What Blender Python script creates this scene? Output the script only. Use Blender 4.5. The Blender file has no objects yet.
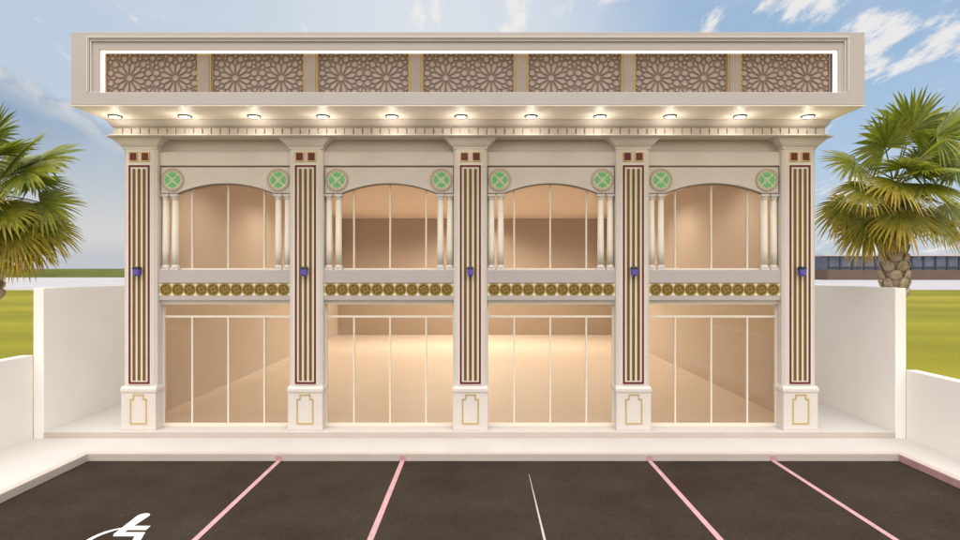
import bpy, math, random
from mathutils import Vector, Matrix
random.seed(7)
PI = math.pi; R = math.radians
sc = bpy.context.scene
C = sc.collection
F = 583.0                       # focal length in photo pixels; camera height 3.79 m
CH = 3.79
def XX(px, d): return (px-480.0)*d/F
def ZZ(py, d): return CH-(py-272.0)*d/F

# ------------------------------------------------------------------ materials
def new_mat(name):
    m = bpy.data.materials.new(name); m.use_nodes = True
    nt = m.node_tree
    return m, nt, nt.nodes['Principled BSDF']

def paint(name, col, rough=.55, var=.06, scale=3.0, bump=.0, bscale=60, spec=.4, metal=0, dirt=None, coat=0):
    """painted / mineral surface: base colour varied by two noises, fine bump"""
    m, nt, b = new_mat(name)
    tc = nt.nodes.new('ShaderNodeTexCoord')
    n1 = nt.nodes.new('ShaderNodeTexNoise'); n1.inputs['Scale'].default_value = scale; n1.inputs['Detail'].default_value = 8
    n1.inputs['Roughness'].default_value = .65
    nt.links.new(tc.outputs['Object'], n1.inputs['Vector'])
    rp = nt.nodes.new('ShaderNodeValToRGB')
    rp.color_ramp.elements[0].position = .3; rp.color_ramp.elements[1].position = .7
    lo = [c*(1-var) for c in col]; hi = [min(1, c*(1+var)) for c in col]
    if dirt: lo = dirt
    rp.color_ramp.elements[0].color = (*lo, 1); rp.color_ramp.elements[1].color = (*hi, 1)
    nt.links.new(n1.outputs['Fac'], rp.inputs['Fac'])
    nt.links.new(rp.outputs['Color'], b.inputs['Base Color'])
    b.inputs['Roughness'].default_value = rough
    b.inputs['Specular IOR Level'].default_value = spec
    b.inputs['Metallic'].default_value = metal
    b.inputs['Coat Weight'].default_value = coat
    if bump > 0:
        n2 = nt.nodes.new('ShaderNodeTexNoise'); n2.inputs['Scale'].default_value = bscale; n2.inputs['Detail'].default_value = 5
        nt.links.new(tc.outputs['Object'], n2.inputs['Vector'])
        bp = nt.nodes.new('ShaderNodeBump'); bp.inputs['Strength'].default_value = bump; bp.inputs['Distance'].default_value = .01
        nt.links.new(n2.outputs['Fac'], bp.inputs['Height']); nt.links.new(bp.outputs['Normal'], b.inputs['Normal'])
    return m

def glow(name, col, strength):
    m, nt, b = new_mat(name)
    b.inputs['Base Color'].default_value = (*col, 1)
    b.inputs['Emission Color'].default_value = (*col, 1)
    b.inputs['Emission Strength'].default_value = strength
    return m

def glass_mat():
    m = bpy.data.materials.new('shop_glass'); m.use_nodes = True
    nt = m.node_tree; nt.nodes.clear()
    out = nt.nodes.new('ShaderNodeOutputMaterial'); mx = nt.nodes.new('ShaderNodeMixShader')
    tr = nt.nodes.new('ShaderNodeBsdfTransparent'); tr.inputs['Color'].default_value = (.93, .90, .86, 1)
    gl = nt.nodes.new('ShaderNodeBsdfGlossy'); gl.inputs['Roughness'].default_value = .02
    fr = nt.nodes.new('ShaderNodeFresnel'); fr.inputs['IOR'].default_value = 1.35
    nt.links.new(fr.outputs[0], mx.inputs[0]); nt.links.new(tr.outputs[0], mx.inputs[1]); nt.links.new(gl.outputs[0], mx.inputs[2])
    nt.links.new(mx.outputs[0], out.inputs['Surface'])
    return m

def leaf_mat():
    m, nt, b = new_mat('palm_leaf')
    at = nt.nodes.new('ShaderNodeAttribute'); at.attribute_name = 'leafcol'
    tc = nt.nodes.new('ShaderNodeTexCoord')
    n = nt.nodes.new('ShaderNodeTexNoise'); n.inputs['Scale'].default_value = 9; n.inputs['Detail'].default_value = 3
    nt.links.new(tc.outputs['Object'], n.inputs['Vector'])
    hs = nt.nodes.new('ShaderNodeHueSaturation')
    mr = nt.nodes.new('ShaderNodeMapRange'); mr.inputs['To Min'].default_value = .75; mr.inputs['To Max'].default_value = 1.3
    mr.inputs['From Min'].default_value = .3; mr.inputs['From Max'].default_value = .7
    nt.links.new(n.outputs['Fac'], mr.inputs['Value']); nt.links.new(mr.outputs[0], hs.inputs['Value'])
    nt.links.new(at.outputs['Color'], hs.inputs['Color'])
    nt.links.new(hs.outputs[0], b.inputs['Base Color'])
    b.inputs['Roughness'].default_value = .42
    tl = nt.nodes.new('ShaderNodeBsdfTranslucent'); nt.links.new(hs.outputs[0], tl.inputs['Color'])
    mx = nt.nodes.new('ShaderNodeMixShader'); mx.inputs[0].default_value = .4
    out = nt.nodes['Material Output']
    nt.links.new(b.outputs[0], mx.inputs[1]); nt.links.new(tl.outputs[0], mx.inputs[2]); nt.links.new(mx.outputs[0], out.inputs['Surface'])
    return m

def ground_mat(name, stops, scale, bump=.3, bscale=80, rough=.9, squash=(1,1,1), spec=.2, fine=None):
    m, nt, b = new_mat(name)
    tc = nt.nodes.new('ShaderNodeTexCoord'); mp = nt.nodes.new('ShaderNodeMapping'); mp.inputs['Scale'].default_value = squash
    nt.links.new(tc.outputs['Object'], mp.inputs['Vector'])
    n1 = nt.nodes.new('ShaderNodeTexNoise'); n1.inputs['Scale'].default_value = scale; n1.inputs['Detail'].default_value = 10; n1.inputs['Roughness'].default_value = .6
    nt.links.new(mp.outputs[0], n1.inputs['Vector'])
    rp = nt.nodes.new('ShaderNodeValToRGB'); els = rp.color_ramp.elements
    els[0].position, els[0].color = stops[0][0], (*stops[0][1], 1)
    els[1].position, els[1].color = stops[-1][0], (*stops[-1][1], 1)
    for p, c in stops[1:-1]:
        e = els.new(p); e.color = (*c, 1)
    nt.links.new(n1.outputs['Fac'], rp.inputs['Fac'])
    src = rp.outputs['Color']
    n2 = nt.nodes.new('ShaderNodeTexNoise'); n2.inputs['Scale'].default_value = bscale; n2.inputs['Detail'].default_value = 6
    nt.links.new(tc.outputs['Object'], n2.inputs['Vector'])
    if fine:
        mr = nt.nodes.new('ShaderNodeMapRange'); mr.inputs['From Min'].default_value = .3; mr.inputs['From Max'].default_value = .7
        mr.inputs['To Min'].default_value = 1-fine; mr.inputs['To Max'].default_value = 1+fine
        nt.links.new(n2.outputs['Fac'], mr.inputs['Value'])
        hs = nt.nodes.new('ShaderNodeHueSaturation'); nt.links.new(mr.outputs[0], hs.inputs['Value']); nt.links.new(src, hs.inputs['Color'])
        src = hs.outputs[0]
    nt.links.new(src, b.inputs['Base Color'])
    bp = nt.nodes.new('ShaderNodeBump'); bp.inputs['Strength'].default_value = bump; bp.inputs['Distance'].default_value = .01
    nt.links.new(n2.outputs['Fac'], bp.inputs['Height']); nt.links.new(bp.outputs['Normal'], b.inputs['Normal'])
    b.inputs['Roughness'].default_value = rough; b.inputs['Specular IOR Level'].default_value = spec
    return m

M = {}
M['cream'] = paint('cream_paint', (.67, .61, .565), .5, .035, 2.2, .05, 90)
M['stone'] = paint('beige_stone_paint', (.58, .52, .482), .55, .04, 1.6, .06, 80)
M['canopy'] = paint('canopy_paint', (.47, .415, .40), .55, .04, 1.2, .05, 70)
M['goldcream'] = paint('gold_cream_enamel', (.52, .43, .17), .4, .1, 20)
M['divider'] = paint('taupe_divider', (.30, .24, .205), .5, .06, 6)
M['soffit'] = paint('soffit_paint', (.86, .77, .68), .5, .03, 1.4, .04, 70)
M['groove'] = paint('taupe_trim_and_arch_shade', (.26, .21, .17), .6, .06, 4)
M['white'] = paint('white_wall_paint', (.85, .81, .77), .6, .025, 1.1, .08, 50)
M['plate'] = paint('ivory_plate', (.80, .73, .64), .4, .02, 5)
M['maroon'] = paint('maroon_paint', (.13, .014, .017), .4, .1, 12)
M['brown'] = paint('bronze_brown_flute', (.15, .075, .02), .4, .15, 14)
M['oldbronze'] = paint('dull_gold_edge', (.36, .25, .085), .42, .12, 20, metal=.2)
M['gold'] = paint('old_gold', (.60, .44, .16), .38, .12, 20, metal=.35)
M['olive'] = paint('olive_enamel', (.10, .085, .018), .35, .3, 25)
M['amber'] = paint('amber_enamel', (.28, .15, .02), .35, .25, 25)
M['pinkring'] = paint('rose_ring', (.52, .37, .33), .55, .08, 30)
M['green'] = paint('leaf_green_enamel', (.17, .52, .19), .4, .2, 25)
M['mint'] = paint('mint_enamel', (.62, .66, .47), .45, .1, 25)
M['lattback'] = paint('lattice_backing', (.185, .13, .108), .6, .12, 6)
M['lattice'] = paint('lattice_cells', (.35, .265, .22), .5, .1, 9, .04, 60)
M['bronze'] = paint('dark_bronze', (.09, .075, .06), .35, .1, 20, metal=.6)
M['lampblue'] = paint('violet_blue_glass', (.11, .085, .42), .25, .15, 30, coat=.4)
M['black'] = paint('black_metal', (.02, .02, .025), .4, .1, 20)
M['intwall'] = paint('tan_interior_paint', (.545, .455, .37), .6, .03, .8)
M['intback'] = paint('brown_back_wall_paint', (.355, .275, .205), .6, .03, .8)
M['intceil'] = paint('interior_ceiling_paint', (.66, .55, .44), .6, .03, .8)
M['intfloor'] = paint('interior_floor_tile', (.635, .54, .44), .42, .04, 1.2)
M['frame'] = paint('ivory_window_frame', (.78, .70, .60), .4, .02, 6)
M['led'] = glow('led_strip_light', (1, .85, .62), 1.05)
M['lens'] = glow('lamp_lens_light', (1, .90, .74), 6)
M['glass'] = glass_mat()
M['leaf'] = leaf_mat()
M['bark'] = paint('palm_bark', (.56, .46, .35), .9, .15, 7, .6, 30, dirt=(.30, .22, .15))
M['pink'] = paint('pink_road_paint', (.52, .295, .31), .75, .06, 4, .15, 120, dirt=(.42, .235, .245))
M['palepaint'] = paint('worn_pale_paint', (.45, .40, .38), .75, .1, 6, .1, 120)
M['whitepaint'] = paint('white_road_paint', (.80, .77, .73), .7, .04, 6, .1, 120)
M['pavement'] = paint('pavement_slab', (.555, .52, .485), .6, .04, .7, .08, 60)
M['kerb'] = paint('kerb_stone', (.51, .44, .385), .65, .05, 1.5, .08, 60)
M['asphalt'] = ground_mat('asphalt', [(.3, (.028, .0195, .0135)), (.52, (.037, .026, .018)), (.72, (.045, .032, .0225))], .9, .6, 16, .88, fine=.2, spec=.1)
M['grass'] = ground_mat('grass', [(.3, (.14, .13, .008)), (.5, (.21, .19, .011)), (.7, (.30, .26, .02))], .06, .4, 20, .95, (.25, 1, 1), fine=.2)
M['bank'] = ground_mat('bank_grass', [(.3, (.055, .07, .014)), (.7, (.115, .12, .03))], .05, .4, 2, .95, (.3, 1, 1), fine=.2)
M['road'] = ground_mat('pale_road', [(.3, (.36, .345, .36)), (.7, (.44, .42, .435))], .03, .1, 5, .85, (.2, 1, 1))
M['farbrown'] = paint('brown_cladding', (.125, .085, .06), .7, .12, .3)
M['farpale'] = paint('pale_rose_render', (.52, .44, .43), .7, .05, .2)
M['farglass'] = paint('blue_grey_glazing', (.11, .13, .19), .25, .3, .35, spec=.5)
M['fardark'] = paint('dark_mullion', (.05, .05, .065), .5, .1, 2)

# ------------------------------------------------------------------ mesh builder
class MB:
    def __init__(s): s.v = []; s.f = []; s.m = []; s.sm = []; s.cols = None
    def add(s, vs, fs, mi=0, smooth=False):
        o = len(s.v); s.v += [tuple(v) for v in vs]
        for f in fs: s.f.append([i+o for i in f]); s.m.append(mi); s.sm.append(smooth)
    def box(s, x0, x1, y0, y1, z0, z1, mi=0):
        vs = [(x0,y0,z0),(x1,y0,z0),(x1,y1,z0),(x0,y1,z0),(x0,y0,z1),(x1,y0,z1),(x1,y1,z1),(x0,y1,z1)]
        s.add(vs, [(0,3,2,1),(4,5,6,7),(0,1,5,4),(1,2,6,5),(2,3,7,6),(3,0,4,7)], mi)
    def xz(s, pts, y0, y1, mi=0):
        """prism from an outline in the XZ plane, counter-clockwise seen from -Y"""
        n = len(pts)
        vs = [(x, y0, z) for x, z in pts]+[(x, y1, z) for x, z in pts]
        s.add(vs, [list(range(n)), list(range(2*n-1, n-1, -1))]+[(i, i+n, (i+1) % n+n, (i+1) % n) for i in range(n)], mi)
    def xy(s, pts, z0, z1, mi=0):
        n = len(pts)
        vs = [(x, y, z0) for x, y in pts]+[(x, y, z1) for x, y in pts]
        s.add(vs, [list(range(n-1, -1, -1)), list(range(n, 2*n))]+[(i, (i+1) % n, (i+1) % n+n, i+n) for i in range(n)], mi)
    def sheet(s, pts, z, mi=0):
        s.add([(x, y, z) for x, y in pts], [list(range(len(pts)))], mi)
    def loft(s, rings, mi=0, cap=True, smooth=False):
        n = len(rings[0]); vs = [p for r in rings for p in r]; fs = []
        for k in range(len(rings)-1):
            for i in range(n):
                fs.append((k*n+i, k*n+(i+1) % n, (k+1)*n+(i+1) % n, (k+1)*n+i))
        if cap: fs += [list(range(n-1, -1, -1)), list(range((len(rings)-1)*n, len(rings)*n))]
        s.add(vs, fs, mi, smooth)
    def lathe(s, cx, cy, prof, n=20, mi=0, smooth=True):
        rings = [[(cx+r*math.cos(2*PI*i/n), cy+r*math.sin(2*PI*i/n), z) for i in range(n)] for r, z in prof]
        s.loft(rings, mi, True, smooth)
    def disc_y(s, cx, cz, r, y0, y1, n=24, mi=0):
        s.xz([(cx+r*math.cos(2*PI*i/n), cz+r*math.sin(2*PI*i/n)) for i in range(n)], y0, y1, mi)
    def ring_y(s, cx, cz, r0, r1, y0, y1, n=28, mi=0, scal=0, lobes=16):
        """annulus facing -Y between radii r0 and r1, optionally scalloped outside"""
        vs = []; fs = []
        for i in range(n):
            a = 2*PI*i/n; ro = r1*(1+scal*math.cos(lobes*a))
            c, q = math.cos(a), math.sin(a)
            vs += [(cx+r0*c, y0, cz+r0*q), (cx+ro*c, y0, cz+ro*q), (cx+ro*c, y1, cz+ro*q), (cx+r0*c, y1, cz+r0*q)]
        for i in range(n):
            a = 4*i; b = 4*((i+1) % n)
            for k in range(4):
                fs.append((a+k, a+(k+1) % 4, b+(k+1) % 4, b+k))
        s.add(vs, fs, mi)
    def frame_y(s, x0, x1, z0, z1, t, y0, y1, mi=0):
        s.box(x0, x1, y0, y1, z1-t, z1, mi); s.box(x0, x1, y0, y1, z0, z0+t, mi)
        s.box(x0, x0+t, y0, y1, z0+t, z1-t, mi); s.box(x1-t, x1, y0, y1, z0+t, z1-t, mi)
    def tube(s, pts, radii, n=8, mi=0):
        rings = []
        for k, p in enumerate(pts):
            p = Vector(p); a = Vector(pts[max(0, k-1)]); b = Vector(pts[min(len(pts)-1, k+1)])
            t = (b-a).normalized(); u = t.cross(Vector((0, .3, 1))).normalized(); w = t.cross(u)
            rings.append([tuple(p+radii[k]*(u*math.cos(2*PI*i/n)+w*math.sin(2*PI*i/n))) for i in range(n)])
        s.loft(rings, mi, True, True)
    def build(s, name, mats, parent=None, bevel=0, origin=None):
        me = bpy.data.meshes.new(name)
        if origin: s.v = [(x-origin[0], y-origin[1], z-origin[2]) for x, y, z in s.v]
        me.from_pydata(s.v, [], s.f)
        for k in (mats if isinstance(mats, (list, tuple)) else [mats]): me.materials.append(M[k])
        for p, mi, sm in zip(me.polygons, s.m, s.sm): p.material_index = mi; p.use_smooth = sm
        if s.cols:
            ca = me.color_attributes.new('leafcol', 'FLOAT_COLOR', 'POINT')
            for i, c in enumerate(s.cols): ca.data[i].color = (*c, 1)
        me.update()
        import bmesh
        bm = bmesh.new(); bm.from_mesh(me); bmesh.ops.recalc_face_normals(bm, faces=bm.faces); bm.to_mesh(me); bm.free()
        o = bpy.data.objects.new(name, me); C.objects.link(o)
        if origin: o.location = origin
        if parent: o.parent = parent
        if bevel:
            md = o.modifiers.new('soft_edges', 'BEVEL'); md.width = bevel; md.segments = 2; md.limit_method = 'ANGLE'; md.angle_limit = R(40)
        return o

def tag(o, label, cat, group=None, kind=None):
    o['label'] = label; o['category'] = cat
    if group: o['group'] = group
    if kind: o['kind'] = kind
    return o
def thing(name, label, cat, loc=(0, 0, 0), group=None):
    o = bpy.data.objects.new(name, None); C.objects.link(o); o.location = loc
    return tag(o, label, cat, group)
def struct(o, kind='structure'):
    o['kind'] = kind; return o
def copy_tree(o, parent=None):
    c = o.copy(); C.objects.link(c)
    if parent: c.parent = parent
    for ch in list(o.children): copy_tree(ch, c)
    return c

# ------------------------------------------------------------------ ground, road, pavement
AZ = -.308; PZ = -.15
b = MB(); b.sheet([(-3000, -1500), (3000, -1500), (3000, 3500), (-3000, 3500)], -.32); struct(b.build('ground', 'grass'))
b = MB(); b.sheet([(-2500, 134), (2500, 134), (2500, 436), (-2500, 436)], -.312); struct(b.build('road', 'road'))
KL, KR, KY = -8.5, 9.07, 12.64
b = MB(); b.sheet([(KL-.05, -20), (KR+.05, -20), (KR+.05, KY+.05), (KL-.05, KY+.05)], AZ); struct(b.build('asphalt', 'asphalt'))
# far grassy bank
b = MB(); nx = 160; rows = [(436, -.4), (444, 4.2), (456, 6.2), (500, 6.6), (720, -1)]
vs = []; fs = []
for j, (y, z) in enumerate(rows):
    for i in range(nx+1):
        x = -2000+4000*i/nx
        vs.append((x, y+(0 if j in (0, 4) else 6*math.sin(i*.9+j)), z+(0 if j in (0, 4) else .5*math.sin(i*.37+j*2)+.35*random.random())))
for j in range(len(rows)-1):
    for i in range(nx): fs.append((j*(nx+1)+i, j*(nx+1)+i+1, (j+1)*(nx+1)+i+1, (j+1)*(nx+1)+i))
b.add(vs, fs, 0, True); struct(b.build('hills', 'bank'))
# pavement: U-shaped slab with kerb faces
WL, WR = -10.35, 9.85            # inner faces of the wing walls
LWL, LWR = -10.60, 10.11         # inner faces of the low walls
PF = 13.83                       # front edge of the platform
b = MB()
b.xy([(LWL, -12), (KL-.13, -12), (KL-.13, KY+.13), (KR+.13, KY+.13), (KR+.13, -12), (LWR, -12), (LWR, PF), (LWL, PF)], -.5, PZ)
struct(b.build('pavement', 'pavement'))
b = MB()   # kerb stones with a real nose, 2 mm above the slab
b.xy([(KL-.13, -12), (KL, -12), (KL, KY), (KR, KY), (KR, -12), (KR+.13, -12), (KR+.13, KY+.13), (KL-.13, KY+.13)], -.5, PZ+.002)
struct(b.build('kerb', 'kerb', bevel=.012))
b = MB(); b.box(KR-.004, KR, 1.0, KY-.02, AZ+.006, PZ-.012); struct(b.build('kerb_paint', 'pink'))
b = MB(); b.box(WL, WR, PF, 37, -.5, 0); struct(b.build('platform', 'pavement', bevel=.012))
b = MB(); b.box(WL, WR, PF-.004, PF, PZ+.004, -.014); struct(b.build('platform_riser', 'kerb'))

# parking lines
names = ['leftmost pink parking line, beside the wheelchair symbol', 'second pink parking line from the left, right of the wheelchair bay',
         'thin worn pale parking line fading out before the kerb', 'pink parking line between the thin worn line and the rightmost one', 'rightmost pink parking line, nearest the pink painted kerb']
for i, lab in enumerate(names):
    x = -4.36+2.68*i; b = MB()
    if i == 2:
        b.sheet([(x-.05, 3), (x+.045, 3), (x+.008, 8.9), (x-.004, 11.8), (x-.012, 11.8), (x-.03, 8.9)], AZ+.004)
    else:
        b.sheet([(x-.048, 3), (x+.048, 3), (x+.048, KY), (x-.048, KY)], AZ+.004)
        b.box(x-.075, x+.075, KY-.005, KY-.001, AZ+.006, PZ-.05)
    tag(b.build('parking_line', 'palepaint' if i == 2 else 'pink', origin=(x, 8, AZ)), lab, 'road marking', 'pink parking bay lines')

# wheelchair symbol, painted flat
def capsule(p, q, r0, r1, n=10):
    d = Vector((q[0]-p[0], q[1]-p[1])); a = math.atan2(d.y, d.x); pts = []
    for k in range(n+1):
        t = a-PI/2+PI*k/n; pts.append((q[0]+r1*math.cos(t), q[1]+r1*math.sin(t)))
    for k in range(n+1):
        t = a+PI/2+PI*k/n; pts.append((p[0]+r0*math.cos(t), p[1]+r0*math.sin(t)))
    return pts
b = MB(); z = AZ+.005
b.sheet(capsule((-5.66, 9.12), (-5.655, 9.79), .062, .10), z)
b.sheet([(-5.60, 9.25), (-5.30, 9.25), (-5.31, 9.40), (-5.58, 9.40)], z+.0004)
b.sheet([(-5.69, 9.03), (-5.35, 9.03), (-5.19, 8.58), (-5.02, 8.62), (-5.04, 8.72), (-5.12, 8.71), (-5.265, 9.17), (-5.66, 9.17)], z+.0008)
vs = []; n = 40
for k in range(n+1):
    a = R(118)+R(215)*k/n
    w = .075*min(1, .35+k/6, .35+(n-k)/6)
    for r in (.50-w*.5, .50+w*.5): vs.append((-5.47+r*1.0*math.cos(a), 8.88+r*math.sin(a), z+.0012))
b.add(vs, [(2*k, 2*k+1, 2*k+3, 2*k+2) for k in range(n)])
tag(b.build('wheelchair_symbol', 'whitepaint', origin=(-5.6, 9, AZ)), 'white painted wheelchair symbol on the asphalt parking bay', 'road marking')

# ------------------------------------------------------------------ boundary walls
def wall_obj(name, x0, x1, y0, y1, z1, lab, cope):
    t = thing(name, lab, 'wall', ((x0+x1)/2, y0, PZ))
    b = MB(); b.box(x0, x1, y0, y1, -.5, z1); w = b.build('masonry', 'white', t, .01, None)
    w.matrix_parent_inverse = Matrix.Translation(-t.location)
    return t
wall_obj('wing_wall', WL-.245, WL, PF-.003, 24, 3.41, 'tall white wing wall left of the shop front', .02)
wall_obj('wing_wall', WR, WR+.258, PF-.003, 24, 3.41, 'tall white wing wall right of the shop front, with a palm trunk against it', .02)
wall_obj('boundary_wall', LWL-.25, LWL+.003, -10, PF-.006, 1.82, 'low white boundary wall along the left side of the car park', .02)
wall_obj('boundary_wall', LWR-.003, LWR+.25, -10, PF-.006, 1.47, 'low white boundary wall along the right side of the car park', .02)

# ------------------------------------------------------------------ the building
BX0, BX1 = -8.67, 8.04
bld = thing('shop_building', 'two storey beige arcade shop front with a lattice canopy', 'building', (0, 0, 0))
def part(b, name, mats, bevel=0, parent=None): return b.build(name, mats, parent or bld, bevel)

GY = 14.32                       # plane of the glass
# shell
b = MB(); b.box(BX0, BX0+.11, 14.45, 35.3, .0, 7.05); b.box(BX1-.11, BX1, 14.45, 35.3, 0, 7.05); b.box(BX0+.11, BX1-.11, 35.08, 35.3, 0, 7.05)
part(b, 'wall', 'white')
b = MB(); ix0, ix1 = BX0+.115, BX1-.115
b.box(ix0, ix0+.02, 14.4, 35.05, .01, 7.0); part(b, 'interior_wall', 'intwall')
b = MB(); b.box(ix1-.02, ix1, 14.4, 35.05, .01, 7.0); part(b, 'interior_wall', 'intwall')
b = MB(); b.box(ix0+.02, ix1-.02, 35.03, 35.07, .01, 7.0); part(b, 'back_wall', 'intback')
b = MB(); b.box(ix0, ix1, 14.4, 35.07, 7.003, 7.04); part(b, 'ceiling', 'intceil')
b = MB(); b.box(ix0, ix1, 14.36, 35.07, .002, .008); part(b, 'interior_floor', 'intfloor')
b = MB(); b.box(BX0, BX1, 14.3, 35.3, 7.055, 7.30); part(b, 'roof', 'stone')

# canopy
dc = 12.41; cx0, cx1 = XX(71, dc), XX(865, dc)
zc = lambda y: ZZ(y, dc)
b = MB(); b.box(cx0+.02, cx1-.02, 12.80, 16.2, zc(106)+.02, zc(32)-.02); can = part(b, 'canopy', 'canopy')
b = MB(); b.box(cx0, cx1, dc, 16.25, zc(106), zc(106)+.018); part(b, 'soffit', 'soffit', 0, can)
b = MB()
def u_shape(xa, xb, ia, ib, zlo, zin, zhi):
    """an upside-down U outline, open at the bottom"""
    return [(xa, zlo), (ia, zlo), (ia, zin), (ib, zin), (ib, zlo), (xb, zlo), (xb, zhi), (xa, zhi)]
X89, X847 = XX(89, dc), XX(847, dc)
vs = []; o4 = [(cx0, zc(106)+.02), (cx1, zc(106)+.02), (cx1, zc(32)), (cx0, zc(32))]; i4 = [(X89, zc(92)), (X847, zc(92)), (X847, zc(39)), (X89, zc(39))]
for y in (dc, 12.80): vs += [(x, y, z) for x, z in o4]+[(x, y, z) for x, z in i4]
fs = []
for k in range(4):
    k2 = (k+1) % 4
    fs += [(k, k2, 4+k2, 4+k), (8+k, 12+k, 12+k2, 8+k2), (k, 8+k, 8+k2, k2), (4+k, 4+k2, 12+k2, 12+k)]
b.add(vs, fs)
part(b, 'fascia_frame', 'canopy', .012, can)
b = MB(); b.xz(u_shape(X89+.012, X847-.012, X89+.034, X847-.034, zc(92)+.001, zc(39)-.034, zc(39)-.012), dc+.012, dc+.06)
b.xz(u_shape(X89-.05, X847+.05, X89-.03, X847+.03, zc(92)+.001, zc(39)+.03, zc(39)+.05), dc-.012, dc+.004)
part(b, 'bead_moulding', 'cream', .003, can)  # beads paler than the canopy: their highlight is put into the colour
b = MB(); b.xz(u_shape(X89, X847, XX(98, dc), XX(839.5, dc), zc(92)+.001, zc(49), zc(39)-.001), dc+.05, 12.799)
part(b, 'inner_frame', 'canopy', .008, can)
b = MB(); ly = 12.50
b.xz(u_shape(XX(98, dc), XX(839.5, dc), XX(98, dc)+.05, XX(839.5, dc)-.05, zc(92)+.001, zc(49)-.036, zc(49)), ly, ly+.07)
part(b, 'led_strip', 'led', 0, can)

# lattice panels
def clip(poly, x0, x1, z0, z1):
    def cut(p, f):
        out = []
        for i in range(len(p)):
            a, c = p[i], p[(i+1) % len(p)]; fa, fc = f(a), f(c)
            if fa >= 0: out.append(a)
            if fa*fc < 0:
                t = fa/(fa-fc); out.append((a[0]+(c[0]-a[0])*t, a[1]+(c[1]-a[1])*t))
        return out
    for f in (lambda p: p[0]-x0, lambda p: x1-p[0], lambda p: p[1]-z0, lambda p: z1-p[1]):
        poly = cut(poly, f)
        if len(poly) < 3: return None
    return poly
def cells(w, h, cz, Rr):
    """12-fold rosettes of petals, small stars and kites, as outlines in panel coordinates"""
    out = []; samples = []
    def put(poly, gap):
        x = sum(p[0] for p in poly)/len(poly); z = sum(p[1] for p in poly)/len(poly)
        if abs(x) > w/2+.1 or abs(z) > h/2+.1: return
        smp = [(x, z)]
        for i in range(len(poly)):
            p, q = poly[i], poly[(i+1) % len(poly)]
            smp += [p, ((p[0]+q[0])/2, (p[1]+q[1])/2), ((p[0]+x)/2, (p[1]+z)/2)]
        for tx, tz, far, pts in samples:
            if math.hypot(x-tx, z-tz) > far+.3*Rr: continue
            for sx, sz_ in smp:
                for ux, uz in pts:
                    if abs(sx-ux) < gap and math.hypot(sx-ux, sz_-uz) < gap: return
        samples.append((x, z, max(math.hypot(p[0]-x, p[1]-z) for p in poly), smp)); out.append(poly)
    def polar(c, pts, a0):
        return [(c[0]+r*math.cos(a0+a), c[1]+r*math.sin(a0+a)) for r, a in pts]
    main = [(sx*w/4, cz) for sx in (-1, 1)]
    main += [(sx*w/4+ox, cz+oz) for sx in (-1, 1) for ox in (0,) for oz in (2*Rr*.98, -2*Rr*.98)]
    G = .022
    for c in main:
        put(polar(c, [(.12*Rr, k*PI/6) for k in range(12)], 0), G)
        for k in range(12):
            a = k*PI/6+PI/12
            put(polar(c, [(.21*Rr, 0), (.40*Rr, -.150), (.56*Rr, -.155), (.66*Rr, 0), (.56*Rr, .155), (.40*Rr, .150)], a), .012)
        for k in range(12):
            a = k*PI/6
            put(polar(c, [(.58*Rr, 0), (.69*Rr, -.085), (.82*Rr, 0), (.69*Rr, .085)], a), .012)
        for k in range(12):
            a = k*PI/6+PI/12
            put(polar(c, [(.73*Rr, 0), (.80*Rr, -.13), (.93*Rr, -.105), (.98*Rr, 0), (.93*Rr, .105), (.80*Rr, .13)], a), .012)
    sec = [(0, cz+Rr*.86), (0, cz-Rr*.86), (-w/2, cz+Rr*.86), (w/2, cz+Rr*.86), (-w/2, cz-Rr*.86), (w/2, cz-Rr*.86), (0, cz), (-w/2, cz), (w/2, cz)]
    for c in sec:
        put(polar(c, [(.10*Rr, k*PI/4) for k in range(8)], PI/8), G)
        for k in range(8):
            put(polar(c, [(.17*Rr, 0), (.27*Rr, -.22), (.40*Rr, 0), (.27*Rr, .22)], k*PI/4), G)
    rnd = random.Random(3)
    for r_, tries in ((.066, 900), (.05, 1200), (.036, 1400)):
        for _ in range(tries):
            x, z = rnd.uniform(-w/2, w/2), rnd.uniform(-h/2, h/2); r = r_*Rr
            put(polar((x, z), [(r, k*PI/3) for k in range(6)], rnd.random()), .024)
    res = []
    for p in out:
        q = clip(p, -w/2+.012, w/2-.012, -h/2+.012, h/2-.012)
        if q: res.append(q)
    return res
py_ = 12.64; divs = [205, 311, 416, 521, 628, 734]
edges = [104]+divs+[832]
zt, zb = ZZ(51, py_), zc(92)+.003
proto = None
for i in range(7):
    xa = XX(edges[i]+(2 if i == 0 else 7), py_); xb = XX(edges[i+1]-(2 if i == 6 else 7), py_)
    w, h = xb-xa, zt-zb; cz = ZZ(78, py_)-(zt+zb)/2
    b = MB(); b.box(-w/2, w/2, py_+.035, py_+.12, -h/2, h/2)
    pn = b.build('lattice_panel', 'lattback', can); pn.location = ((xa+xb)/2, 0, (zt+zb)/2)
    b = MB()
    for q in cells(w, h, cz, w/4): b.xz(q, py_+.02, py_+.04)
    b.frame_y(-w/2, w/2, -h/2, h/2, .018, py_-.004, py_+.034)
    b.build('fretwork', 'lattice', pn)
for x in divs:
    b = MB(); b.box(XX(x-5, py_), XX(x+5, py_), py_-.06, py_+.14, zb, zt); d = b.build('divider', 'divider', can, .006)
    b = MB()
    b.box(XX(x-7, py_), XX(x-5, py_)-.001, py_-.045, py_+.14, zb, zt); b.box(XX(x+5, py_)+.001, XX(x+7, py_), py_-.045, py_+.14, zb, zt)
    b.build('gilded_edge', 'oldbronze', d)

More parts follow.
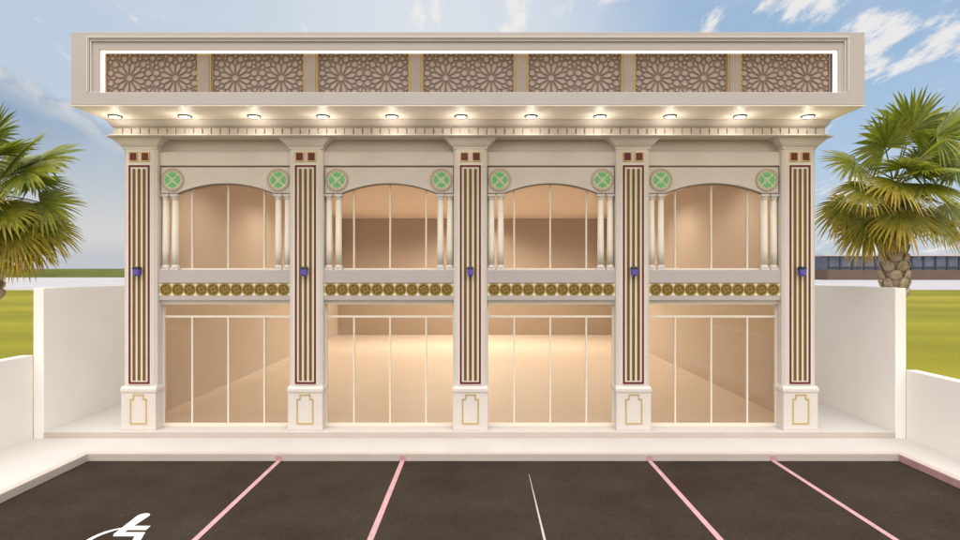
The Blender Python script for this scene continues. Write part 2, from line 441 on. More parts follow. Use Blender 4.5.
# cornice and frieze run the whole width
def run(prof, x0, x1):
    """loft an (y,z) profile along X"""
    b = MB(); n = len(prof)
    vs = [(x0, y, z) for y, z in prof]+[(x1, y, z) for y, z in prof]
    b.add(vs, [list(range(n)), list(range(2*n-1, n-1, -1))]+[(i, i+n, (i+1) % n+n, (i+1) % n) for i in range(n)])
    return b
sz = zc(106)                      # soffit level
prof = [(14.3, sz-.003), (13.50, sz-.003), (13.50, sz-.03), (13.53, sz-.05), (13.56, sz-.075), (13.60, sz-.10), (13.68, sz-.125), (13.74, sz-.135), (13.74, 6.999), (14.3, 6.999)]
part(run(prof, cx0+.06, cx1-.06), 'cornice', 'stone', .004)
b = MB(); n = 80; p = (cx1-cx0-.2)/n
for i in range(n):
    x = cx0+.1+p*i
    b.box(x+.014, x+p-.014, 13.69, 13.738, 7.03, 7.165)
dn = part(b, 'dentil_course', 'stone', .006)
b = MB(); b.box(cx0+.04, cx1-.04, 13.62, 13.737, 6.985, 7.018); part(b, 'drip_ledge', 'cream', .006)
b = MB(); b.box(BX0+.2, BX1-.2, 14.24, 14.5, ZZ(152, 14.15), 6.996); part(b, 'frieze', 'stone')
zfb = ZZ(165.6, 14.14)
b = MB(); b.box(BX0+.2, BX1-.2, 14.14, 14.5, zfb, ZZ(152, 14.15)-.001); part(b, 'architrave', 'cream', .01)

# pilasters
PX = [139.6, 305.7, 470.4, 633.2, 799.6]; PC = [XX(x, 14) for x in PX]
HW = .40
def rect_ring(cx, hw, y0, y1, z): return [(cx-hw, y0, z), (cx+hw, y0, z), (cx+hw, y1, z), (cx-hw, y1, z)]
z14 = lambda y: ZZ(y, 14.0)
def make_pilaster(cx):
    b = MB()
    ch = .07; zs = (z14(391), z14(147))   # shaft with slim chamfered edges
    sec = [(-HW, 14.45), (-HW, 14.06), (-HW+ch, 14.0), (HW-ch, 14.0), (HW, 14.06), (HW, 14.45)]
    b.loft([[(cx+x, y, z) for x, y in sec] for z in zs])
    b.box(cx-HW-.015, cx+HW+.015, 13.985, 14.44, z14(149), z14(146.6))
    p = part(b, 'pilaster', 'cream', .008)
    b = MB(); rings = []
    for hw, y, z in ((.43, 13.97, z14(147)+.002), (.44, 13.95, z14(146)), (.46, 13.93, z14(145)), (.525, 13.89, z14(142.5)), (.585, 13.84, z14(140)), (.635, 13.775, z14(138.5)), (.65, 13.74, z14(138)), (.66, 13.72, z14(137.8)), (.66, 13.72, 6.983)):
        rings.append(rect_ring(cx, hw, y, 14.42, z))
    b.loft(rings); b.build('capital', 'stone', p, .003)
    b = MB(); b.box(cx-.412, cx+.412, 13.95, 14.44, .001, z14(391)-.04)
    b.box(cx-.418, cx+.418, 13.944, 14.442, .001, .07)
    b.loft([rect_ring(cx, .416, 13.946, 14.441, z14(391)-.04), rect_ring(cx, .432, 13.93, 14.441, z14(391)), rect_ring(cx, .432, 13.93, 14.441, z14(388.5)), rect_ring(cx, .406, 13.972, 14.441, z14(386))])
    b.build('plinth', 'cream', p, .006)
    # gold outline with notched shoulders on the plinth
    b = MB(); f = 13.945; o = [(-.2, .19), (.2, .19), (.2, .80), (.13, .80), (.13, .905), (-.13, .905), (-.13, .80), (-.2, .80)]
    t = .028
    i_ = [(-.2+t, .19+t), (.2-t, .19+t), (.2-t, .80-t), (.13-t, .80-t), (.13-t, .905-t), (-.13+t, .905-t), (-.13+t, .80-t), (-.2+t, .80-t)]
    vs = []
    for y in (f-.006, f+.01):
        vs += [(cx+x, y, z-.04) for x, z in o]+[(cx+x, y, z-.04) for x, z in i_]
    fs = []
    for k in range(8):
        k2 = (k+1) % 8
        fs += [(k, k2, 8+k2, 8+k), (k, k+16, k2+16, k2), (8+k, 8+k2, 24+k2, 24+k)]
    b.add(vs, fs); b.build('gilded_outline', 'gold', p)
    # fluted panel
    z0, z1 = z14(385), z14(164)
    b = MB(); b.box(cx-.285, cx+.285, 13.985, 14.02, z0, z1); b.build('ivory_panel', 'plate', p, .004)
    b = MB(); b.frame_y(cx-.252, cx+.252, z0+.03, z1-.03, .046, 13.972, 13.99); b.build('maroon_border', 'maroon', p)
    b = MB()
    for k in (-1, 0, 1):
        b.box(cx+k*.122-.027, cx+k*.122+.027, 13.975, 13.99, z0+.11, z1-.12, 0)
        for s in (-1, 1):
            xe = cx+k*.122+s*.027; b.box(min(xe, xe+s*.008), max(xe, xe+s*.008), 13.970, 13.99, z0+.11, z1-.12, 1)
    b.build('flute', ['brown', 'oldbronze'], p)
    for s in (-1, 1):
        xc = cx+s*.143; za, zb_ = z14(160.6), z14(153)
        b = MB(); b.box(xc-.082, xc+.082, 13.982, 14.01, za, zb_, 0)
        b.frame_y(xc-.102, xc+.102, za-.02, zb_+.02, .02, 13.974, 14.01, 1)
        b.build('square_inlay', ['maroon', 'gold'], p)
    return p
for c in PC: make_pilaster(c)

# bays
def leaf_poly(cx, cz, r0, r1, w, a, n=6):
    pts = []
    for k in range(n+1):
        t = k/n; pts.append((r0+(r1-r0)*t, w*math.sin(PI*t)**.8))
    pts += [(r, -q) for r, q in reversed(pts[1:-1])]
    ca, sa = math.cos(a), math.sin(a)
    return [(cx+x*ca-y*sa, cz+x*sa+y*ca) for x, y in pts]
def medallion(parent, cx, cz, y):
    b = MB(); r = .285
    b.disc_y(cx, cz, r*.80, y-.015, y+.01, 32, 0)
    b.ring_y(cx, cz, r*.80, r*.96, y-.03, y+.01, 96, 1, .035, 20)
    b.ring_y(cx, cz, r*.72, r*.79, y-.024, y-.01, 40, 0)
    for k in range(4):
        a = k*PI/2
        b.xz(leaf_poly(cx, cz, r*.20, r*.70, r*.20, a), y-.026, y-.01, 2)
        b.xz(leaf_poly(cx, cz, r*.30, r*.72, r*.08, a+.48), y-.024, y-.01, 2)
        b.xz(leaf_poly(cx, cz, r*.30, r*.72, r*.08, a-.48), y-.022, y-.01, 2)
        b.xz(leaf_poly(cx, cz, r*.14, r*.62, r*.06, a+PI/4), y-.021, y-.01, 3)
    b.disc_y(cx, cz, r*.14, y-.03, y-.01, 16, 3)
    return b.build('medallion', ['mint', 'pinkring', 'green', 'mint'], parent)

for i in range(4):
    x0, x1 = PC[i]+HW, PC[i+1]-HW; xm = (x0+x1)/2; bw = x1-x0
    # spandrel with a flat segmental arch
    sy = 14.16; zt = ZZ(167.4, sy); zb = ZZ(193, sy); ax = bw/2-.42; ap = ZZ(183.2, sy)
    arc = [(xm+ax*t, zb+(ap-zb)*(1-t*t)) for t in [k/20-1 for k in range(41)]]
    b = MB()
    top = [(x0+.03, zt), ]
    # build as quads between arch and top so nothing is concave
    cols_ = [(x0+.025, zb)]+arc+[(x1-.025, zb)]
    vs = []
    for x, z in cols_: vs += [(x, sy, z), (x, sy, zt), (x, sy+.12, z), (x, sy+.12, zt)]
    fs = []
    for k in range(len(cols_)-1):
        a = 4*k; c = a+4
        fs += [(a, c, c+1, a+1), (a+2, a+3, c+3, c+2), (a, a+2, c+2, c), (a+1, c+1, c+3, a+3)]
    fs += [(0, 1, 3, 2), (4*len(cols_)-4, 4*len(cols_)-2, 4*len(cols_)-1, 4*len(cols_)-3)]
    b.add(vs, fs); sp = part(b, 'arch_spandrel', 'cream', .004)
    b = MB()   # taupe reveal behind the spandrel: top line, side lines; arch lip is painted underside shade
    b.box(x0-.01, x1+.01, sy+.03, sy+.16, zt, zfb-.001)
    b.box(x0-.01, x0+.024, sy+.03, sy+.16, zb-.02, zt-.001); b.box(x1-.024, x1+.01, sy+.03, sy+.16, zb-.02, zt-.001)
    lip = [(x0+.026, zb)]+arc+[(x1-.026, zb)]
    vs = []
    for x, z in lip: vs += [(x, sy+.025, z-.022), (x, sy+.025, z-.001), (x, sy+.125, z-.022), (x, sy+.125, z-.001)]
    fs = []
    for k in range(len(lip)-1):
        a = 4*k; c = a+4
        fs += [(a, c, c+1, a+1), (a+2, a+3, c+3, c+2), (a, a+2, c+2, c), (a+1, c+1, c+3, a+3)]
    b.add(vs, fs); b.build('reveal', 'groove', sp)
    for s in (-1, 1): medallion(sp, xm+s*(bw/2-.31), ZZ(180, sy), sy)
    # slender twin columns
    zs, ze = ZZ(270, 14.22)+.002, zb-.024
    for xc in (x0+.105, x0+.335, x1-.335, x1-.105):
        b = MB(); b.lathe(xc, 14.235, [(.078, zs+.12), (.080, zs+.5), (.070, ze-.13)], 20)
        cl = part(b, 'column', 'plate')
        b = MB(); b.lathe(xc, 14.235, [(.070, ze-.135), (.085, ze-.125), (.085, ze-.115), (.074, ze-.105), (.078, ze-.08), (.098, ze-.055)], 20)
        b.box(xc-.1, xc+.1, 14.15, 14.315, ze-.054, ze); b.build('capital', 'cream', cl, .003)
        b = MB(); b.box(xc-.1, xc+.1, 14.15, 14.315, zs, zs+.05); b.lathe(xc, 14.235, [(.098, zs+.051), (.1, zs+.07), (.088, zs+.09), (.08, zs+.12)], 20); b.build('base', 'cream', cl, .003)
    # balcony beam and its row of roundels
    by = 14.09; z1, z2, z3, z4 = ZZ(270, by), ZZ(283, by), ZZ(296, 14.11), ZZ(300.3, 14.14)
    b = MB(); b.box(x0-.05, x1+.05, by, 14.42, z2, z1); b.box(x0-.05, x1+.05, 14.16, 14.42, z4, z2-.001)
    b.box(x0-.05, x1+.05, 14.115, 14.159, z4, z3)
    bm_ = part(b, 'balcony_beam', 'canopy', .008)
    b = MB(); zc_ = (z2+z3)/2; oy = 14.12
    b.box(x0, x1, oy, 14.158, z3+.002, z2-.002, 0)
    n = 11; pt = (bw-.06)/n
    for k in range(n):
        xc = x0+.03+pt*(k+.5); r = pt*.47
        b.disc_y(xc, zc_, r*.86, oy-.006, oy+.002, 24, 1)
        b.ring_y(xc, zc_, r*.84, r, oy-.016, oy+.002, 28, 2)
        b.ring_y(xc, zc_, r*.34, r*.44, oy-.011, oy-.004, 20, 3)
        for q in range(8):
            b.xz(leaf_poly(xc, zc_, r*.22, r*.80, r*.13, q*PI/4+PI/8), oy-.012, oy-.005, 3 if q % 2 else 2)
        b.disc_y(xc, zc_, r*.16, oy-.012, oy-.005, 10, 2)
    for k in range(n+1):
        xc = x0+.03+pt*k
        for s in (-1, 1):
            hh = (z2-z3)/2-.006
            b.xz([(xc-.05, zc_+s*hh), (xc, zc_+s*hh*.45), (xc+.05, zc_+s*hh)] if s > 0 else [(xc-.05, zc_+s*hh), (xc+.05, zc_+s*hh), (xc, zc_+s*hh*.45)], oy-.008, oy+.002, 4)
    b.build('ornament_band', ['goldcream', 'olive', 'amber', 'oldbronze', 'plate'], bm_)
    # upper window
    mx = [-.885, 0, .885]; t = .019
    b = MB(); zt_ = zfb-.01
    b.box(x0, x0+.04, GY-.02, GY+.05, z1+.045, zt_); b.box(x1-.04, x1, GY-.02, GY+.05, z1+.045, zt_); b.box(x0, x1, GY-.02, GY+.05, z1+.004, z1+.044)
    for q in mx: b.box(xm+q-t, xm+q+t, GY-.02, GY+.05, z1+.045, zt_)
    wn = part(b, 'window', 'frame', .004)
    b = MB(); b.box(x0+.01, x1-.01, GY+.01, GY+.018, z1+.02, zt_); b.build('pane', 'glass', wn)
    # shop front
    zh = ZZ(300.6, GY); ztr = ZZ(316.5, GY); b = MB()
    b.box(x0-.02, x1+.02, 14.205, GY+.06, zh-.085, z4-.001); b.box(x0-.02, x1+.02, GY-.022, GY+.06, ztr-.025, ztr+.025)
    b.box(x0-.02, x1+.02, GY-.05, GY+.06, .002, .085)
    for xa in (x0-.02, x1-.035): b.box(xa, xa+.055, GY-.026, GY+.06, .086, zh-.086)
    for q in mx: b.box(xm+q-t, xm+q+t, GY-.018, GY+.055, .086, ztr-.026)
    sf = part(b, 'shop_window', 'frame', .004)
    b = MB(); b.box(x0+.01, x1-.01, GY+.01, GY+.018, .05, zh-.02); b.build('pane', 'glass', sf)

# interior ceiling lamps (recessed) that light the hall
def spot(name, loc, energy, col, size, blend, parent, tgt=None, rad=.12):
    l = bpy.data.lights.new(name, 'SPOT'); l.energy = energy; l.color = col; l.spot_size = size; l.spot_blend = blend; l.shadow_soft_size = rad
    o = bpy.data.objects.new(name, l); C.objects.link(o); o.location = loc; o.parent = parent
    if tgt:
        o.rotation_euler = (Vector(tgt)-Vector(loc)).to_track_quat('-Z', 'Y').to_euler()
    return o
INT = []
for x in (-6.3, -3.2, -.25, 2.7, 5.8): INT.append((x, 29.6, 800 if abs(x+.25) < 4 else 600))
INT.append((-.25, 33.2, 620))
for x in (-6.3, -.25, 5.8): INT.append((x, 22.5, 330))
for x in (-6.3, -.25, 5.8): INT.append((x, 17.2, 230))
for x, y, e in INT:
    b = MB(); b.lathe(x, y, [(.11, 6.985), (.16, 6.985), (.16, 7.0025)], 20, 0); b.lathe(x, y, [(.105, 6.992), (.105, 7.0)], 20, 1)
    lm = part(b, 'ceiling_lamp', ['frame', 'lens'])
    spot('lamp_light', (x, y, 6.96), e, (1, .95, .85), R(160), .6, lm)

# soffit downlights
LX = [115, 185, 254, 323, 392, 461, 531, 600, 670, 740, 808]
ords = ['leftmost', 'second from the left', 'third from the left', 'fourth from the left', 'fifth from the left', 'middle one', 'fifth from the right', 'fourth from the right', 'third from the right', 'second from the right', 'rightmost']
first = None
for px, wd in zip(LX, ords):
    lab = 'lit round downlight in the canopy soffit, %s of eleven' % wd
    loc = (XX(px, 13.2), 13.2, sz)
    if first is None:
        first = thing('downlight', lab, 'ceiling light', loc, 'downlights under the canopy')
        b = MB()
        n = 28; vs = []; fs = []
        for i in range(n):
            a = 2*PI*i/n; c, s = math.cos(a), math.sin(a)
            vs += [(.115*c, .115*s, -.002), (.115*c, .115*s, -.03), (.145*c, .145*s, -.03), (.15*c, .15*s, -.001)]
        for i in range(n):
            a = 4*i; c = 4*((i+1) % n)
            for k in range(3): fs.append((a+k, a+k+1, c+k+1, c+k))
        b.add(vs, fs, 0, False); b.build('trim_ring', 'bronze', first)
        b = MB(); b.lathe(0, 0, [(.112, -.004), (.112, -.024)], 24); b.build('lens', 'lens', first)
        l = bpy.data.lights.new('lamp_light', 'POINT'); l.energy = 5; l.color = (1, .91, .79); l.shadow_soft_size = .09
        o = bpy.data.objects.new('lamp_light', l); C.objects.link(o); o.location = (0, 0, -.28); o.parent = first
    else:
        d = copy_tree(first); d.location = loc; d['label'] = lab

# violet wall lanterns on the pilasters
pos = ['on the leftmost pilaster', 'on the second pilaster from the left', 'on the middle pilaster', 'on the second pilaster from the right', 'on the rightmost pilaster, next to the palm']
lan = None
for c, wd in zip(PC, pos):
    lab = 'small violet blue lantern with a black cap '+wd
    loc = (c, 13.972, z14(275.6))
    if lan is None:
        lan = thing('wall_lantern', lab, 'wall lamp', loc, 'violet lanterns on the pilasters'); lan.scale = (.88, .88, .88)
        b = MB(); b.loft([[( -.076, -.171, .02), (.076, -.171, .02), (.076, -.019, .02), (-.076, -.019, .02)], [(-.08, -.175, .175), (.08, -.175, .175), (.08, -.015, .175), (-.08, -.015, .175)]])
        b.loft([[(-.035, -.13, -.02), (.035, -.13, -.02), (.035, -.06, -.02), (-.035, -.06, -.02)], [(-.06, -.155, .019), (.06, -.155, .019), (.06, -.035, .019), (-.06, -.035, .019)]])
        b.build('lamp_shade', 'lampblue', lan, .006)
        b = MB(); b.loft([[(-.085, -.18, .176), (.085, -.18, .176), (.085, -.008, .176), (-.085, -.008, .176)], [(-.085, -.18, .205), (.085, -.18, .205), (.085, -.008, .205), (-.085, -.008, .205)], [(-.07, -.165, .245), (.07, -.165, .245), (.07, -.025, .245), (-.07, -.025, .245)]])
        b.build('cap', 'black', lan)
        b = MB(); b.box(-.03, .03, -.014, .004, .0, .24); b.box(-.012, .012, -.10, -.014, .208, .226); b.build('bracket', 'black', lan)
    else:
        d = copy_tree(lan); d.location = loc; d['label'] = lab

# ------------------------------------------------------------------ fan palms
GREEN = (.125, .17, .016); LIME = (.31, .32, .03); YEL = (.62, .44, .05); ORA = (.58, .29, .035); DARK = (.022, .048, .012)
def mixc(a, c, t): return tuple(a[i]*(1-t)+c[i]*t for i in range(3))
SUNWARD = Vector((0, -1, .45)).normalized()
def frond(b, heart, az, el, pet, rad, age, rnd, twist=0.):
    """petiole and a pleated fan of tapered segments; age 0 young and green .. 1 yellow and hanging"""
    t = Vector((math.cos(az)*math.cos(el), math.sin(az)*math.cos(el), math.sin(el)))
    side = t.cross(Vector((0, 0, 1)))
    side = Vector((math.sin(az), -math.cos(az), 0)) if side.length < .1 else side.normalized()
    side.rotate(Matrix.Rotation(twist, 3, t)) if twist else None
    nrm = side.cross(t).normalized()
    # curved petiole
    p0 = Vector(heart); pts = []
    for k in range(5):
        u = k/4; pts.append(p0+t*(pet*u)-Vector((0, 0, 1))*(.10+.12*age)*pet*u*u)
    base = pts[-1]; td = (pts[-1]-pts[-2]).normalized()
    before = len(b.v)
    b.tube(pts, [.026, .02, .017, .015, .013], 6)
    pc = mixc((.13, .15, .03), (.26, .18, .06), age)
    b.cols += [pc]*(len(b.v)-before)
    # the blade nods a little and turns its face towards the light
    nod = R(rnd.uniform(4, 16)+14*age); td = (td*math.cos(nod)-Vector((0, 0, 1))*math.sin(nod)).normalized()
    face = side.cross(td).normalized()
    sun_ = SUNWARD if face.dot(SUNWARD) > -.2 else -SUNWARD
    face = face*.55+sun_*rnd.uniform(.5, 1.2)
    nrm = (face-td*face.dot(td)).normalized(); side = td.cross(nrm).normalized()
    n = rnd.randint(34, 42); span = R(rnd.uniform(118, 142))
    cone = rnd.uniform(.12, .30)
    for k in range(n):
        ph = -span+2*span*k/(n-1)+rnd.uniform(-.02, .02)
        L = rad*(.70+.30*math.cos(ph*.62))*rnd.uniform(.92, 1.06)
        d = (td*math.cos(ph)+side*math.sin(ph)-nrm*cone*(1-math.cos(ph))*.5+nrm*.10).normalized()
        across = (side*math.cos(ph)-td*math.sin(ph)).normalized()
        wmax = L*2*span/n*.33*rnd.uniform(.85, 1.1)
        droop = (.10+.32*age+rnd.uniform(0, .10))*L
        tipturn = rnd.uniform(-.05, .05)*L
        secs = [0, .3, .55, .8, 1.0]; wid = [.10, .80, 1.0, .55, .03]
        ys = mixc(GREEN, LIME, rnd.random()); ys = mixc(ys, YEL, max(0, age-.35)*.8*rnd.random())
        tip = mixc(ys, YEL if rnd.random() < .6 else ORA, min(1, max(0, age*1.6-.28))*rnd.uniform(.6, 1))
        vs = []; cs = []
        for u, w in zip(secs, wid):
            c = base+d*(L*u)+Vector((0, 0, -1))*droop*u**2.4+across*tipturn*u*u
            lift = nrm*(wmax*w*.55)
            vs += [c-across*wmax*w-lift*.5, c+lift*.6, c+across*wmax*w-lift*.5]
            cc = mixc(ys, tip, max(0, (u-.35)/.65)); cs += [cc]*3
        fs = []
        for q in range(4):
            a = 3*q; fs += [(a, a+1, a+4, a+3), (a+1, a+2, a+5, a+4)]
        b.add(vs, fs); b.cols += cs
def palm(lab, x, y, ztop, fr, seed, extra):
    rnd = random.Random(seed)
    t = thing('palm_tree', lab, 'palm tree', (x, y, -.32), 'fan palms beside the building')
    # trunk: slim below, swollen with old leaf bases above
    b = MB(); prof = []
    n = 26
    for k in range(n+1):
        u = k/n; z = u*(ztop+.32)
        r = .17+.05*math.exp(-u*9)+ (.085*max(0, min(1, (u-.52)/.12)))
        if u > .9: r *= 1-(u-.9)*5*.8
        prof.append((r+.008*math.sin(k*2.1), z))
    b.lathe(0, 0, prof, 18)
    trunk = b.build('trunk', 'bark', t)
    b = MB(); zz_ = (ztop+.32)*.56; row = 0
    while zz_ < ztop+.32-.15:      # boots: cut leaf bases in a spiral
        m_ = 6
        for k in range(m_):
            a = 2*PI*(k+.5*(row % 2))/m_+rnd.uniform(-.08, .08); r0 = .235
            ca, sa = math.cos(a), math.sin(a); w = .125*rnd.uniform(.85, 1.15); hgt = .27*rnd.uniform(.85, 1.1); o = .10*rnd.uniform(.8, 1.2)
            def P(rr, s, zq): return (rr*ca-s*sa, rr*sa+s*ca, zz_+zq)
            rings = []
            for q, (zq, wq, oq) in enumerate([(-.5, .55, .0), (-.25, .95, .55), (.05, 1.0, .95), (.32, .8, 1.15), (.5, .45, 1.0)]):
                ring = []
                for j in range(8):
                    aa = 2*PI*j/8
                    ring.append(P(r0-.03+o*oq+.028*math.cos(aa), w*wq*math.sin(aa), hgt*zq+.012*math.cos(aa)*-1))
                rings.append(ring)
            b.loft(rings, 0, True, True)
        zz_ += .215; row += 1
    b.build('leaf_base', 'bark', trunk)
    heart = Vector((0, 0, ztop+.32-.05))
    g = MB(); g.cols = []; o_ = MB(); o_.cols = []
    allf = list(fr)
    for k in range(extra):
        az = rnd.uniform(0, 2*PI); el = R(rnd.choice([75, 55, 40, 25, 10, -10, -25, -40])+rnd.uniform(-9, 9))
        allf.append((math.degrees(az), math.degrees(el), rnd.uniform(.8, 1.15), rnd.uniform(.75, 1.0), max(0, min(.8, .35-el*.55))))
    for az, el, pet, rad, age in allf:
        frond(o_ if age > .62 else g, heart+Vector((0, 0, rnd.uniform(-.22, .12) if el > -5 else rnd.uniform(-.4, -.15))), R(az), R(el), pet, rad, age, rnd, rnd.uniform(-.35, .35))
    g.build('crown', 'leaf', t)
    if o_.v: o_.build('dry_fronds', 'leaf', t)
    return t
# azimuth: 0 = +X (right), 90 = away, 270 = towards the camera
RF = [(300, 76, 1.5, 1.3, .15), (220, 56, 1.3, 1.2, .15), (330, 58, 1.6, 1.25, .1), (190, 26, 1.25, 1.0, .3), (240, 4, .75, 1.05, .66), (285, 0, .75, 1.0, .3), (30, 66, 1.5, 1.3, .1),
      (200, -28, .9, .85, .35), (262, -40, .55, .85, .3), (338, -25, 1.0, .9, .75), (215, -40, .8, .8, .5), (175, -6, 1.15, .9, .7), (320, 22, 1.3, 1.1, .2), (5, 35, 1.5, 1.1, .15),
      (0, -5, 1.3, 1.0, .4), (305, -33, .85, .85, .45), (250, 30, .9, 1.0, .25), (205, 8, 1.1, .95, .6)]
palm('fan palm standing against the right wing wall, knobbly trunk in view', 10.42, 14.66, 6.1, RF, 21, 8)
LF = [(340, 16, 1.4, 1.15, .2), (320, 34, 1.4, 1.15, .15), (355, 0, 1.4, 1.1, .25), (300, 5, 1.1, 1.0, .55), (330, -28, 1.25, 1.0, .72), (345, -36, 1.2, 1.0, .78), (300, -34, 1.0, 1.0, .8), (350, -20, 1.35, 1.05, .55),
      (15, 38, 1.45, 1.15, .15), (10, -22, 1.3, 1.0, .6), (280, 45, 1.2, 1.15, .2), (310, 60, 1.4, 1.2, .1), (318, -14, 1.1, 1.1, .5), (335, -6, 1.0, 1.05, .3), (0, -42, 1.15, .95, .75), (290, -20, .8, 1.0, .6), (345, 48, 1.4, 1.15, .1), (325, -42, 1.2, .95, .8)]
palm('fan palm beyond the left wing wall, cut by the photo edge, yellowing lower fronds', -12.55, 14.9, 6.0, LF, 11, 9)

# ------------------------------------------------------------------ long low building far behind, on the right
fb = thing('far_pavilion', 'long low brown building with blue glazing far behind the right palm', 'building', (240, 300, -.31))
def fx(px): return XX(px, 300)-240
H0 = .0
b = MB(); b.box(fx(828), fx(1150), 0, 40, H0, 5.1); part(b, 'wall', 'farbrown', parent=fb)
b = MB(); b.box(fx(832), fx(1100), 4, 36, 5.1, 12.4); gl = part(b, 'window', 'farglass', parent=fb)
b = MB(); k = 0; x = fx(832)
while x < fx(1100):
    b.box(x, x+.9, 3.6, 4.0, 5.1, 12.4); x += 6.2
b.box(fx(832), fx(1100), 3.5, 4.0, 6.2, 6.9); b.build('mullion', 'fardark', gl)
b = MB(); b.box(fx(826), fx(1105), 2, 38, 12.4, 13.2); part(b, 'roof', 'farpale', parent=fb)

# ------------------------------------------------------------------ sky, sun, camera
SUN_EL, SUN_AZ = 70, 184           # azimuth of the light's origin measured from +Y (away) clockwise; 180 = behind the camera
w = bpy.data.worlds.new('World'); sc.world = w; w.use_nodes = True
nt = w.node_tree; nt.nodes.clear()
N = lambda t: nt.nodes.new(t)
def math_(op, a, c=None, clamp=False):
    n = N('ShaderNodeMath'); n.operation = op; n.use_clamp = clamp
    for i, v in enumerate((a, c)):
        if v is None: continue
        if isinstance(v, (int, float)): n.inputs[i].default_value = v
        else: nt.links.new(v, n.inputs[i])
    return n.outputs[0]
def mixcol(fac, a, c):
    n = N('ShaderNodeMix'); n.data_type = 'RGBA'
    if isinstance(fac, (int, float)): n.inputs['Factor'].default_value = fac
    else: nt.links.new(fac, n.inputs['Factor'])
    for s, v in ((6, a), (7, c)):
        if isinstance(v, tuple): n.inputs[s].default_value = (*v, 1)
        else: nt.links.new(v, n.inputs[s])
    return n.outputs[2]
def ramp(v, a, c, smooth=True):
    n = N('ShaderNodeMapRange'); n.interpolation_type = 'SMOOTHSTEP'
    n.inputs['From Min'].default_value = a; n.inputs['From Max'].default_value = c
    nt.links.new(v, n.inputs['Value']); return n.outputs[0]
sky = N('ShaderNodeTexSky'); sky.sky_type = 'NISHITA'; sky.sun_disc = False
sky.sun_elevation = R(SUN_EL); sky.sun_rotation = R(SUN_AZ)
sky.air_density = 1.0; sky.dust_density = 1.2; sky.ozone_density = 1.0
tc = N('ShaderNodeTexCoord'); sep = N('ShaderNodeSeparateXYZ'); nt.links.new(tc.outputs['Generated'], sep.inputs[0])
dx, dy, dz = sep.outputs
# clouds live on a flat layer overhead: direction / height
dzc = math_('ADD', math_('MAXIMUM', dz, 0.0), .22)
cu = math_('DIVIDE', dx, dzc); cv = math_('DIVIDE', dy, dzc)
cmb = N('ShaderNodeCombineXYZ'); nt.links.new(cu, cmb.inputs[0]); nt.links.new(cv, cmb.inputs[1])
def noise(vec, scale, det, rough, off=(0, 0, 0)):
    mp = N('ShaderNodeMapping'); mp.inputs['Location'].default_value = off; nt.links.new(vec, mp.inputs['Vector'])
    n = N('ShaderNodeTexNoise'); n.inputs['Scale'].default_value = scale; n.inputs['Detail'].default_value = det; n.inputs['Roughness'].default_value = rough
    nt.links.new(mp.outputs[0], n.inputs['Vector']); return n.outputs['Fac']
mpd = N('ShaderNodeMapping'); mpd.inputs['Rotation'].default_value = (0, 0, R(38)); mpd.inputs['Scale'].default_value = (1.9, .75, 1)
nt.links.new(cmb.outputs[0], mpd.inputs['Vector'])
n_puff = noise(mpd.outputs[0], 3.6, 10, .62, (3.1, 1.7, .4))
n_big = noise(cmb.outputs[0], 1.0, 7, .55, (7.3, 2.2, 1.4))
n_edge = noise(tc.outputs['Generated'], 5, 9, .62, (1, 4, 2))
n_soft = noise(tc.outputs['Generated'], 3.2, 6, .55, (5, 2, 8))
el = math_('DIVIDE', dz, math_('MAXIMUM', dy, .05)); azx = math_('DIVIDE', dx, math_('MAXIMUM', dy, .05))
front = ramp(dy, .05, .35)
right = math_('MULTIPLY', ramp(azx, -.15, .25), front)
puff = ramp(math_('ADD', n_puff, math_('MULTIPLY', right, .045)), .56, .67)
veil = ramp(n_big, .42, .66)
# a large grey-blue cloud bank low on the left of the view, its upper edge sunlit
top = math_('ADD', math_('ADD', math_('MULTIPLY', math_('ADD', azx, .823), -.50), .375), math_('MULTIPLY', math_('SUBTRACT', n_edge, .5), .20))
bd = math_('SUBTRACT', top, el)                       # >0 inside the bank
bank = math_('MULTIPLY', math_('MULTIPLY', ramp(bd, -.006, .02), front), math_('SUBTRACT', 1.0, ramp(azx, -.45, .0)))
rim = math_('MULTIPLY', math_('MULTIPLY', bank, math_('SUBTRACT', 1.0, ramp(bd, .012, .075))), ramp(n_edge, .34, .50))
base = mixcol(.62, sky.outputs['Color'], (2.3, 3.3, 4.4))
base = mixcol(math_('MULTIPLY', math_('SUBTRACT', 1.0, right), .75), base, (3.5, 4.0, 4.6))
base = mixcol(math_('MULTIPLY', veil, .35), base, (4.6, 4.8, 5.1))
mid = math_('MULTIPLY', math_('SUBTRACT', 1.0, ramp(math_('ABSOLUTE', math_('ADD', azx, .03)), .05, .42)), front)
base = mixcol(math_('MULTIPLY', mid, .55), base, (4.9, 5.0, 5.2))
hz = math_('SUBTRACT', 1.0, ramp(dz, .0, .30))
base = mixcol(math_('MULTIPLY', hz, .6), base, (3.5, 3.8, 4.25))
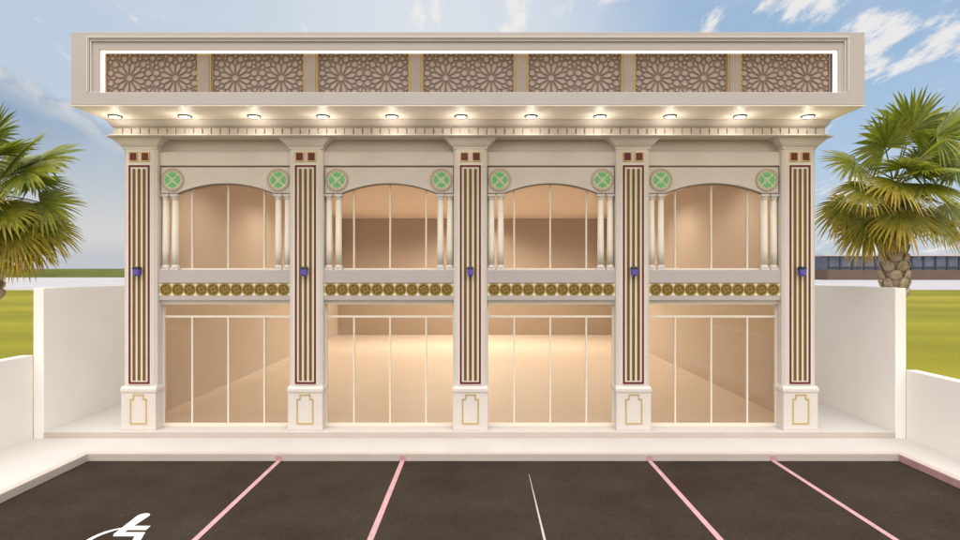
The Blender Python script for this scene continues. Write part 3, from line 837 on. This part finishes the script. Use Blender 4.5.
c1 = mixcol(math_('MULTIPLY', puff, .9), base, (5.4, 5.25, 5.1))
bankcol = mixcol(ramp(el, .02, .30), mixcol(ramp(el, .02, .07), (3.3, 3.4, 3.6), (4.3, 4.2, 3.95)), (1.75, 2.45, 3.4))
bankcol = mixcol(math_('MULTIPLY', ramp(n_soft, .46, .66), .45), bankcol, (3.6, 4.0, 4.5))
c2 = mixcol(math_('MULTIPLY', bank, .92), c1, bankcol)
c3 = mixcol(math_('MULTIPLY', rim, .85), c2, (5.2, 5.0, 4.75))
# behind the camera an unseen bright overcast is added as fill for the facade
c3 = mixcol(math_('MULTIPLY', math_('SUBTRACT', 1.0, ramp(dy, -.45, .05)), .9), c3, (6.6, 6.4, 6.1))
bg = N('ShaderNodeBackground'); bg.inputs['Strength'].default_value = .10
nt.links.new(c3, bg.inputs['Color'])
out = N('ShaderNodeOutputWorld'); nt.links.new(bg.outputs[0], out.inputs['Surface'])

sl = bpy.data.lights.new('sun', 'SUN'); sl.energy = 2.6; sl.angle = R(75); sl.color = (1, .96, .91)
so = bpy.data.objects.new('sun', sl); C.objects.link(so)
a = R(SUN_AZ); e = R(SUN_EL)
frm = Vector((math.sin(a)*math.cos(e), math.cos(a)*math.cos(e), math.sin(e)))
so.rotation_euler = (-frm).to_track_quat('-Z', 'Y').to_euler(); so.location = frm*60

cam = bpy.data.cameras.new('camera'); co = bpy.data.objects.new('camera', cam); C.objects.link(co)
co.location = (0, 0, CH); co.rotation_euler = (R(90), 0, 0)
cam.sensor_width = 36; cam.lens = F/960*36; cam.shift_y = 2/960; cam.clip_start = .1; cam.clip_end = 8000
sc.camera = co
sc.render.resolution_x = 1024; sc.render.resolution_y = 576
sc.render.engine = 'CYCLES'
sc.cycles.max_bounces = 10; sc.cycles.transparent_max_bounces = 16; sc.cycles.diffuse_bounces = 6
vs_ = sc.view_settings; vs_.view_transform = 'Standard'; vs_.look = 'None'; vs_.gamma = 1; vs_.exposure = 0.7; vs_.use_curve_mapping = False
